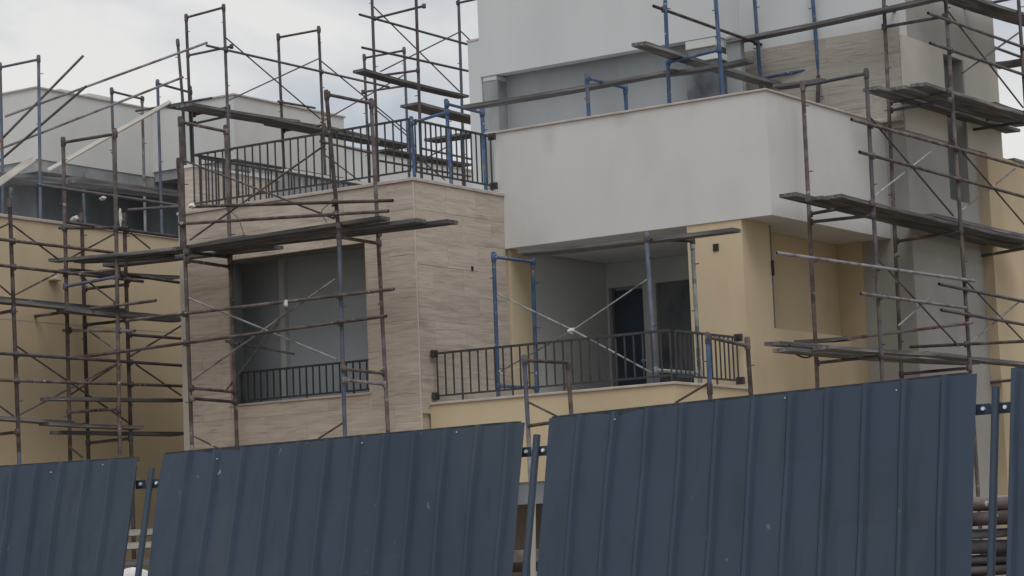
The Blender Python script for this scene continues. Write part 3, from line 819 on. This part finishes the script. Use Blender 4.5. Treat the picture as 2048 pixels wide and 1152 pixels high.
# --- blue scaffold on the lower balcony
s = Scaffold('blue scaffold standing on the yellow balcony under the white terrace box', (-21, 33.5, 4.14))
BO, BI = ('y', 33.0), ('y', 34.1)
s.post((987, 504), (996, 770), BO, 'blue_tube', 4.14).post((1065, 517), (1073, 770), BI, 'blue_tube', 4.14)
s.post((1292, 462), (1311, 750), BO, 'blue_grey_tube', 4.14).post((1384, 477), (1399, 745), BI, 'pale_tube', 4.14)
s.rung((988, 514), BO, (1066, 524), BI, 'blue_tube').rung((1294, 478), BO, (1385, 482), BI, 'rust_tube').rung((1310, 740), BO, (1399, 747), BI, 'pale_tube').rung((996, 772), BO, (1073, 776), BI, 'blue_tube')
s.brace((995, 588), BO, (1145, 660), None, 'pale_tube', 0.013).brace((1145, 660), BO, (1308, 748), None, 'pale_tube', 0.015).brace((1300, 555), BO, (1145, 661), None, 'pale_tube', 0.012).brace((1143, 662), BO, (1002, 742), None, 'grey_tube', 0.012)
s.couple()

# --- frames in front of the balcony, rising from behind the fence
GO, GI = ('y', 31.0), ('y', 32.1)
s = Scaffold('rusty scaffold frame rising above the fence gap in front of the yellow balcony', (-20.6, 31.5, 0))
s.post((1048, 710), (1056, 850), GO, 'blue_grey_tube', 0, low='grey_tube').post((1135, 716), (1143, 835), GI, 'rust_tube', 0)
s.rung((1050, 721), GO, (1136, 725), GI, 'rust_tube').ledger((1056, 852), ('y', 30.95), (1150, 838), None, 'rust_tube').brace((1054, 803), GO, (1125, 838))
s.couple()
s = Scaffold('blue and brown scaffold frame rising at the right corner of the yellow balcony', (-17.4, 31.5, 0))
s.post((1415, 664), (1419, 765), GO, 'blue_tube').post((1419, 765), (1421, 810), GO, 'rust_tube', 0).post((1494, 674), (1501, 775), GI, 'rust_tube', 0)
s.rung((1417, 674), GO, (1495, 692), GI, 'rust_tube').brace((1350, 806), GO, (1417, 766))
s.couple()

# --- right scaffold along the white and yellow side
s = Scaffold('large rusty scaffold along the right side of the house', (-17.5, 40, 0))
VI, VO, VF = ('x', -18.1), ('x', -16.95), ('x', -16.9)
s.post((1605, 162), (1636, 790), VI, 'rust_tube', 0).post((1732, 137), (1765, 760), VO, 'dark_tube', 0, low='rust_tube')
s.post((1766, -30), (1803, 745), VI, 'rust_tube', 0).post((1889, -30), (1939, 715), VO, 'rust_tube', 0)
s.post((1910, -30), (1972, 765), VI, 'dark_tube', 0).post((2035, -30), (2085, 715), VO, 'dark_tube', 0)
for a, b in (((1607, 171), (1733, 147)), ((1620, 428), (1744, 406)), ((1621, 444), (1746, 431)), ((1634, 726), (1762, 712)), ((1768, 54), (1890, 33)), ((1780, 205), (1898, 182)),
             ((1781, 221), (1899, 201)), ((1793, 483), (1922, 463)), ((1803, 748), (1938, 736)), ((1914, 20), (2038, -6)), ((1929, 246), (2052, 226)), ((1930, 262), (2053, 243)), ((1950, 514), (2068, 494)), ((1968, 766), (2085, 754))):
    s.rung(a, VI, b, VO, 'dark_tube')
s.ledger((1703, 239), VF, (2075, 342)).ledger((1719, 304), VF, (2075, 401)).ledger((1768, 15), ('x', -18.05), (2042, 114), ('x', -18.05), 'dark_tube')
s.ledger((1856, 26), VF, (2070, 103), None, 'dark_tube').ledger((1860, 86), VF, (2070, 157), None, 'dark_tube')
s.ledger((1553, 506), VF, (1948, 562), None, 'grey_tube').ledger((1721, 587), VF, (1932, 616), None, 'grey_tube').ledger((1878, 568), VF, (2075, 609), None, 'dark_tube').ledger((1883, 620), VF, (2075, 654), None, 'dark_tube')
s.ledger((1690, 678), ('y', 38.9), (1946, 645), None, 'grey_tube').ledger((1820, 694), ('y', 39.2), (2060, 682), ('y', 39.2), 'rust_tube')
s.brace((1737, 231), VO, (1906, 431), None, 'dark_tube').brace((1748, 393), VO, (1880, 289), None, 'pale_tube')
s.brace((1894, 20), VO, (2046, 215), None, 'dark_tube').brace((1925, 146), VO, (2038, 65), None, 'dark_tube')
s.brace((1900, 275), VO, (2055, 456), None, 'dark_tube').brace((1918, 425), VO, (2030, 338), None, 'grey_tube')
s.brace((1757, 519), VO, (1917, 692), None, 'dark_tube').brace((1795, 653), VO, (1862, 593), None, 'grey_tube').brace((1930, 560), VO, (2060, 695), None, 'dark_tube').brace((1940, 686), VO, (2045, 598), None, 'grey_tube')
s.couple()

# ================================================================== PLANKS
def dist(a, b): return (Vector(a)-Vector(b)).length
# deck in front of the travertine wall
pl = 31.0
def pA(label, a, b, y, w=0.26, side=1, **k):
    A, B = P(*a, 'y', y), P(*b, 'y', y)
    plank(label, A, 'x', (Vector((B.x-A.x, 0, B.z-A.z))).length, w, side=side, tilt=math.atan2(B.z-A.z, B.x-A.x), **k)
def pB(label, a, b, x, w=0.26, side=-1, **k):
    A, B = P(*a, 'x', x), P(*b, 'x', x)
    plank(label, A, 'y', (Vector((0, B.y-A.y, B.z-A.z))).length, w, side=side, tilt=math.atan2(B.z-A.z, B.y-A.y), **k)
pA('long weathered plank at the front of the deck before the travertine wall', (236, 511), (760, 431), 30.98)
pA('grey plank behind the front one, ending left of the travertine corner', (240, 512), (832, 436), 31.27, 0.27)
pA('rearmost plank of the travertine deck, poking out past the stone corner', (410, 494), (896, 438), 31.57, 0.27)
pA('short plank lying on top of the travertine deck above the window', (225, 515), (488, 469), 31.30, 0.26)
pA('wide plank at the back of the travertine deck, ending above the window', (205, 527), (547, 490), 31.86, 0.27)
pA('plank sticking out left of the linking frame before the yellow wall', (97, 517), (345, 494), 30.90, 0.24)
pA('dark plank lying on the linking frame beside the travertine deck', (147, 519), (330, 508), 31.2, 0.26)
# yellow side wall decks
pB('upper left plank of the yellow wall scaffold, running out of frame', (-40, 592), (250, 622), -29.5, 0.26)
pB('third upper plank beside the yellow wall, farthest from the posts', (-40, 588), (250, 616), -30.1, 0.3)
pB('second upper plank beside the yellow wall, next to the posts', (-40, 590), (250, 619), -29.8, 0.28)
pB('upper plank of the yellow wall scaffold reaching behind the stone corner', (135, 615), (366, 637), -29.45, 0.26)
pB('inner upper plank hugging the yellow wall behind the stone corner', (140, 611), (366, 633), -29.85, 0.3)
pB('higher plank at the yellow wall just under the linking deck', (140, 536), (362, 551), -29.9, 0.3)
pB('grey plank on its own rung low on the yellow wall scaffold', (101, 793), (368, 797), -29.2, 0.24)
pB('low left plank of the yellow wall scaffold running out of frame', (-40, 828), (150, 842), -29.5, 0.27)
pB('low plank of the yellow wall scaffold overlapping the left one', (100, 843), (287, 851), -29.4, 0.26)
pB('lowest plank of the yellow wall scaffold reaching the stone corner', (124, 861), (369, 864), -29.75, 0.3)
# far roof, left
pB('dark far plank below the white roof box, left part', (-30, 338), (190, 360), -38.0, 0.5, thick=0.14)
pB('dark far plank below the white roof box, right part', (150, 352), (357, 381), -37.6, 0.5, thick=0.14)
A, B = P(96, 341, 'd', 52), P(340, 204, 'd', 56)
def loose(label, A, B, w=0.2, t=0.05, mat='pale_wood', name='loose_board'):
    d = B-A
    me = boxmesh(0, d.length, -w/2, w/2, -t/2, t/2, 0.008)
    o = finish(name, me, mat)
    o.matrix_basis = Matrix.Translation(A) @ d.to_track_quat('X', 'Z').to_matrix().to_4x4() @ Matrix.Rotation(0.9, 4, 'X')
    tag(o, label, 'board')
loose('long pale board leaning diagonally across the far white roof box', A, B, 0.085, 0.07)
loose('short pale board leaning at the left edge below the far roof box', P(-20, 378, 'd', 50), P(67, 317, 'd', 52), 0.15)
# far scaffold behind the terrace
pB('far plank at the head of the scaffold beside the white roof box', (385, 205), (600, 240), -36.05, 0.5)
pB('inner far plank at the head of the scaffold, close to the white roof box', (365, 206), (640, 250), -36.58, 0.5)
pB('inner far plank under the overlap of the outer far planks', (560, 240), (790, 284), -36.58, 0.5)
pB('second far plank continuing along the white roof box', (545, 234), (760, 280), -36.05, 0.5)
pB('far plank that passes behind the top rail of the terrace railing', (660, 252), (830, 289), -36.05, 0.55)
pB('far plank against the sky high on the tall dark scaffold', (728, 136), (938, 190), -32.6, 0.32, thick=0.06)
pB('wide pale plank below it on the tall dark scaffold', (839, 203), (985, 240), -32.2, 0.55, thick=0.06)
pA('dark short plank seen through the terrace railing beside the upper storey', (848, 277), (944, 262), 44.0, 0.5, thick=0.06)
pB('low dark plank seen through the right part of the terrace railing', (780, 296), (945, 327), -35.0, 0.4, thick=0.06)
# upper terrace
pA('long thin plank spanning the blue trestles behind the white parapet', (925, 210), (1345, 137), 36.0, 0.28, thick=0.055)
pA('plank continuing the trestle walkway towards the raw concrete column', (1300, 146), (1492, 116), 36.1, 0.28, thick=0.055)
pB('plank jutting out towards the raw concrete column on the blue scaffold', (1292, 82), (1572, 166), -20.35, 0.28, thick=0.06)
pA('long plank crossing the white wall above the stone clad tower', (1452, 79), (1900, -16), 38.9, 0.26, thick=0.06)
pA('plank of the blue scaffold low in front of the tower cladding', (1545, 168), (1640, 155), 38.7, 0.3)
# balcony
pA('plank under the soffit of the white box over the yellow balcony', (1034, 500), (1466, 455), 33.1, 0.26)
pA('second plank under the white box, behind the first', (1040, 503), (1380, 465), 33.6, 0.28)
# right scaffold, middle deck
pB('outer plank of the middle deck on the right scaffold', (1682, 387), (2075, 480), -16.98, 0.3)
pB('middle plank of the middle deck on the right scaffold', (1645, 391), (2060, 492), -17.32, 0.3)
pB('inner plank of the middle deck, its end beside the white box', (1592, 384), (2000, 483), -17.68, 0.3)
pB('plank lying on the middle deck near the second pair of posts', (1868, 426), (2075, 474), -17.1, 0.26)
# right scaffold, top deck
pB('outer plank of the top deck on the right scaffold', (1852, 164), (2075, 233), -16.98, 0.3)
pB('middle plank of the top deck on the right scaffold', (1811, 170), (2060, 245), -17.32, 0.3)
pB('inner plank of the top deck, its end before the tower cladding', (1757, 171), (2040, 258), -17.68, 0.3)
pB('plank lying on top of the top deck at the right edge', (1990, 203), (2090, 232), -17.0, 0.26)
pB('plank at the very top right, cut by the picture edge', (1905, -22), (2090, 38), -17.0, 0.34)
pB('inner plank at the very top right beside the tower', (1880, -24), (2080, 42), -17.4, 0.34)
# right scaffold, lower deck
pB('outer plank of the lowest deck on the right scaffold', (1660, 690), (1870, 705), -16.98, 0.3)
pB('outer plank continuing the lowest deck to the right edge', (1860, 702), (2085, 727), -16.98, 0.3)
pB('inner plank of the lowest deck, its end poking out at left', (1562, 682), (1830, 702), -17.68, 0.3)
pB('middle plank of the lowest deck on the right scaffold', (1580, 694), (1960, 722), -17.32, 0.3)
pA('loose board lying crosswise on the lowest deck', (1588, 680), (1690, 672), 36.0, 0.22)
pA('far plank crossing the sky beside the right edge of the tower', (1985, 124), (2075, 108), 45.0, 0.3, thick=0.1)

# ================================================================== RAGS, TIES AND SITE CLUTTER
def rag(label, p, r, name='rag', mat='cloth', sq=(1, 1, 1)):
    bm = bmesh.new()
    bmesh.ops.create_icosphere(bm, subdivisions=2, radius=r)
    for v in bm.verts:
        k = random.uniform(0.55, 1.25)
        v.co = Vector((v.co.x*k*sq[0], v.co.y*k*sq[1], v.co.z*k*sq[2]))
    me = bpy.data.meshes.new(name); bm.to_mesh(me); bm.free()
    o = finish(name, me, mat, smooth=False)
    o.location = p
    tag(o, label, 'rag')
rag('white rag knotted round the post at the left corner of the terrace', P(384, 412, 'y', 30.84), 0.07, sq=(1.3, .8, .7))
rag('small white tie on the guard tube before the big window', P(572, 607, 'y', 30.83), 0.05, sq=(.8, .7, 1.2))
rag('pale rag caught on the scaffold beside the dark storey', P(150, 437, 'y', 30.9), 0.07, sq=(1.3, .8, .8))
rag('white scrap hanging from the scaffold before the dark storey', P(205, 397, 'x', -29.3), 0.06, sq=(1.2, .8, .6))
rag('pale cord wound round the linking frame post', P(241, 438, 'x', -28.9), 0.06, sq=(.5, .5, 3.0))
rag('pale rag tied where the braces cross above the balcony railing', P(1143, 662, 'y', 32.97), 0.06, sq=(1.4, .6, .8))

def cable(label, pts, r, name='cable', mat='cable_black', cat='cable'):
    cu = bpy.data.curves.new(name, 'CURVE'); cu.dimensions = '3D'; cu.bevel_depth = r; cu.bevel_resolution = 1
    sp = cu.splines.new('NURBS'); sp.points.add(len(pts)-1)
    for q, p in zip(sp.points, pts): q.co = (*p, 1)
    sp.use_endpoint_u = True; sp.order_u = 3
    tmp = bpy.data.objects.new('tmp', cu); C.objects.link(tmp)
    me = bpy.data.meshes.new_from_object(tmp.evaluated_get(bpy.context.evaluated_depsgraph_get()))
    bpy.data.objects.remove(tmp)
    o = finish(name, me, mat, smooth=True)
    tag(o, label, cat)
cable('dark cable end drooping below the lowest right deck', [P(x, y, 'x', -17.6) for x, y in ((1578, 690), (1588, 706), (1602, 714), (1618, 716), (1628, 708))], 0.014)
cable('thin tie wire hanging above the plank left of the big window', [P(x, y, 'y', 31.3) for x, y in ((455, 420), (476, 432), (482, 452), (489, 471))], 0.006, 'tie_wire')
cable('thin tie wire slung from the middle post of the travertine scaffold', [P(x, y, 'y', 30.9) for x, y in ((662, 404), (648, 416), (640, 424), (654, 446))], 0.006, 'tie_wire')
cable('pale cord drooping at the foot of the blue balcony frame', [P(x, y, 'y', 33.0) for x, y in ((997, 740), (1006, 752), (1018, 744), (1040, 734))], 0.008, 'cord', 'cloth', 'cord')

# ================================================================== FENCE (leans back by 12.6 degrees)
LEAN = math.radians(12.6)
FY, FZ = 10.47, 2.32
UPV = Vector((0, math.sin(LEAN), math.cos(LEAN)))
NRM = Vector((0, -math.cos(LEAN), math.sin(LEAN)))     # towards the road
def PF(px, py, off=0.0):
    d = r2*((px-1024)/FPX) - u2*((py-576)/FPX) + fw
    p0 = Vector((0, FY, FZ)) + NRM*off
    return EYE + d*((p0-EYE).dot(NRM)/d.dot(NRM))

def fence_sheet(xa, xb, top_a, top_b, bottom, X0, X1, phase, parent, pitch=0.2):
    """one profiled sheet between xa and xb; the top edge follows the panel's line top_a..top_b"""
    prof = []
    x = X0 + phase
    pts = []
    while x < X1+pitch:
        pts += [(x-0.034, 0.0), (x-0.016, 0.022), (x+0.004, 0.023), (x+0.018, 0.0)]
        x += pitch
    cut = [(xa, None)] + [(p, h) for p, h in pts if xa < p < xb] + [(xb, None)]
    def height(xx):
        last = (X0-1, 0.0)
        for p, h in pts:
            if p >= xx:
                t = 0 if p == last[0] else (xx-last[0])/(p-last[0])
                return last[1]+(h-last[1])*t
            last = (p, h)
        return 0.0
    vs, fs = [], []
    rows = 7
    for k in range(rows+1):
        for (p, h) in cut:
            hh = height(p) if h is None else h
            t = (p-X0)/(X1-X0)
            ztop = top_a+(top_b-top_a)*t
            s_ = bottom+(ztop-bottom)*k/rows
            wob = 0.007*math.sin(p*2.3+k*0.9)+0.004*math.sin(p*7+k*1.7)+0.0035*math.sin(p*23+k*2.9)
            q = Vector((p, FY, FZ)) + UPV*(s_) + NRM*(hh+wob)
            vs.append(q)
    n = len(cut)
    for k in range(rows):
        for i in range(n-1):
            fs.append((k*n+i, k*n+i+1, (k+1)*n+i+1, (k+1)*n+i))
    me = bpy.data.meshes.new('sheet'); me.from_pydata(vs, [], fs)
    o = finish('sheet', me, 'fence_steel', parent)
    md = o.modifiers.new('thickness', 'SOLIDIFY'); md.thickness = 0.0015
    return o

def fence_panel(label, pa, pb, phase):
    A, B = PF(*pa), PF(*pb)
    e = thing('steel_fence', label, 'fence', (A.x, FY-0.5, 0), 'leaning steel fence panels')
    ta, tb = (A-Vector((A.x, FY, FZ))).dot(UPV), (B-Vector((B.x, FY, FZ))).dot(UPV)
    bottom = -2.28
    n = max(1, round((B.x-A.x)/1.0))
    for i in range(n):
        xa = A.x+(B.x-A.x)*i/n - (0.004 if i else 0); xb = A.x+(B.x-A.x)*(i+1)/n
        fence_sheet(xa, xb, ta, tb, bottom, A.x, B.x, phase, e)
    bar('top_rail', A-NRM*0.03+UPV*0.004+Vector((0.005, 0, 0)), B-NRM*0.03+UPV*0.004-Vector((0.055, 0, 0)), 0.045, 0.03, 'fence_edge', e)
    for X, t, sgn in ((A.x, ta, 1), (B.x, tb, -1)):
        p = Vector((X+sgn*(0.02 if sgn > 0 else 0.07), FY, FZ))-NRM*0.025
        bar('edge_post', p+UPV*bottom, p+UPV*(t-0.03), 0.035, 0.035, 'fence_steel', e)
    for zz in (-0.35, -1.2):
        a = Vector((A.x+0.04, FY, FZ))-NRM*0.03+UPV*zz; b = Vector((B.x-0.04, FY, FZ))-NRM*0.03+UPV*zz
        bar('cross_rail', a, b, 0.03, 0.03, 'fence_steel', e)
    for f in (0.17, 0.58, 0.83):
        q = A.lerp(B, f) - UPV*random.uniform(0.02, 0.06) + NRM*0.006
        disc('screw', q, q+NRM*0.006, 0.0035, 'zinc_bolt', e)
    return e
fence_panel('blue steel fence panel at the left edge, lowest of the fence', (-120, 943), (281, 916), 0.045)
fence_panel('long blue steel fence panel below the travertine wall, between two gaps', (326, 909), (1050, 845), 0.20)
fence_panel('long blue steel fence panel below the balcony and the right scaffold', (1100, 837), (1954, 747), 0.19)
fence_panel('blue steel fence panel cut off by the right picture edge', (2026, 739), (2500, 700), 0.02)

def fence_post(label, top, brk, left, right):
    A = PF(*top, -0.02)
    e = thing('fence_post', label, 'post', (A.x, FY-0.5, 0), 'posts in the fence gaps')
    tube('pipe', A, A-UPV*2.5, 0.019, 'fence_steel', e)
    c = PF(*brk, -0.04)
    for px in (left, right):
        q = PF(px, brk[1], -0.04)
        b = bar('bracket', Vector((c.x+(0.016 if q.x > c.x else -0.016), c.y, c.z)), Vector((q.x, c.y, c.z)), 0.006, 0.05, 'fence_steel', e)
        m = Vector((c.x*0.45+q.x*0.55, c.y, c.z))
        k = disc('bolt', m+NRM*0.004, m+NRM*0.014, 0.011, 'zinc_bolt', None); attach(k, b)
fence_post('steel pipe post in the gap between the left and long middle fence panels', (304, 936), (296, 968), 272, 330)
fence_post('steel pipe post in the middle fence gap below the yellow balcony', (1074, 870), (1068, 903), 1042, 1104)
fence_post('steel pipe post in the right fence gap', (1992, 774), (1989, 817), 1950, 2030)

# behind the gaps
bagp = P(262, 1135, 'd', 16)
def sack(label, p, r, mat='cloth'):
    bm = bmesh.new()
    bmesh.ops.create_icosphere(bm, subdivisions=3, radius=1)
    for v in bm.verts:
        z = v.co.z
        k = 1+0.12*math.sin(v.co.x*7+z*5)+random.uniform(-.04, .04)
        v.co = Vector((v.co.x*r*0.9*k, v.co.y*r*0.7*k, (abs(z)**0.7*(1 if z > 0 else -1))*r*1.5))
    me = bpy.data.meshes.new('sack'); bm.to_mesh(me); bm.free()
    o = finish('sack', me, mat, smooth=True); o.location = p
    tag(o, label, 'sack')
p = P(266, 1150, 'd', 15.5)
sack('white sack seen low in the left fence gap', Vector((p.x, p.y, p.z-0.28)), 0.22)
box_t = thing('sack_stand', 'dark block the white sack stands on behind the left fence gap', 'block', (p.x, p.y, 0))
box('block', p.x-0.35, p.x+0.35, p.y-0.3, p.y+0.3, 0, p.z-0.28-0.32, 'raw_concrete', box_t, 0.02)
# stacked boards behind the left gap
p = P(285, 1058, 'd', 18)
for k, (dz, m) in enumerate(((0, 'pale_wood'), (-0.075, 'pale_wood'), (-0.2, 'plank_wood'), (-0.33, 'plank_wood'), (-0.46, 'plank_wood'))):
    plank(('pale top board', 'second pale board', 'dark middle board', 'lower dark board', 'lowest dark board')[k]+' of the stack seen through the left fence gap',
          (p.x-1.2, p.y-0.1, p.z+dz), 'x', 2.4, 0.3, 0.045, mat=m, name='stacked_board')
for sx in (-1.0, 1.0):
    tt = thing('board_support', ('left' if sx < 0 else 'right')+' block carrying the stacked boards behind the left fence panel', 'block', (p.x+sx, p.y, 0))
    box('block', p.x+sx-0.12, p.x+sx+0.12, p.y-0.05, p.y+0.3, 0, p.z-0.51, 'raw_concrete', tt, 0.01)
# sheet leaning behind the middle gap
A = P(1058, 1152, 'd', 20); 
loose('pale strip leaning behind the middle fence gap', down(P(1052, 1160, 'd', 20), 0.02), P(1066, 985, 'd', 20.3), 0.05, 0.02)
loose('rusty beam lying behind the middle fence gap', P(1000, 1125, 'd', 24)-Vector((0.6, 0, 0)), P(1100, 1118, 'd', 24)+Vector((0.6, 0, 0)), 0.16, 0.16, 'rust_tube', 'loose_beam')
# pile of scaffold tubes behind the right gap
base = P(1990, 1130, 'd', 19)
top = P(1990, 990, 'd', 19)[2]
k, z = 0, 0.06
while z < top:
    for j in range(2):
        yy = base.y + j*0.16 + random.uniform(-.05, .05)
        dx = random.uniform(-.35, .35); tz = random.uniform(-.05, .05)
        o = tube('stacked_tube', Vector((base.x-1.2+dx, yy, z-tz)), Vector((base.x+1.4+dx, yy+random.uniform(-.25, .25), z+tz+random.uniform(-.03, .03))),
                 random.uniform(0.028, 0.058), ('dark_tube', 'rust_tube', 'grey_tube', 'dark_tube', 'rust_tube')[k % 5], None)
        tag(o, 'loose tube in the pile behind the right fence gap', 'tube', 'tubes piled behind the right fence gap')
        k += 1
    z += random.uniform(0.085, 0.125)
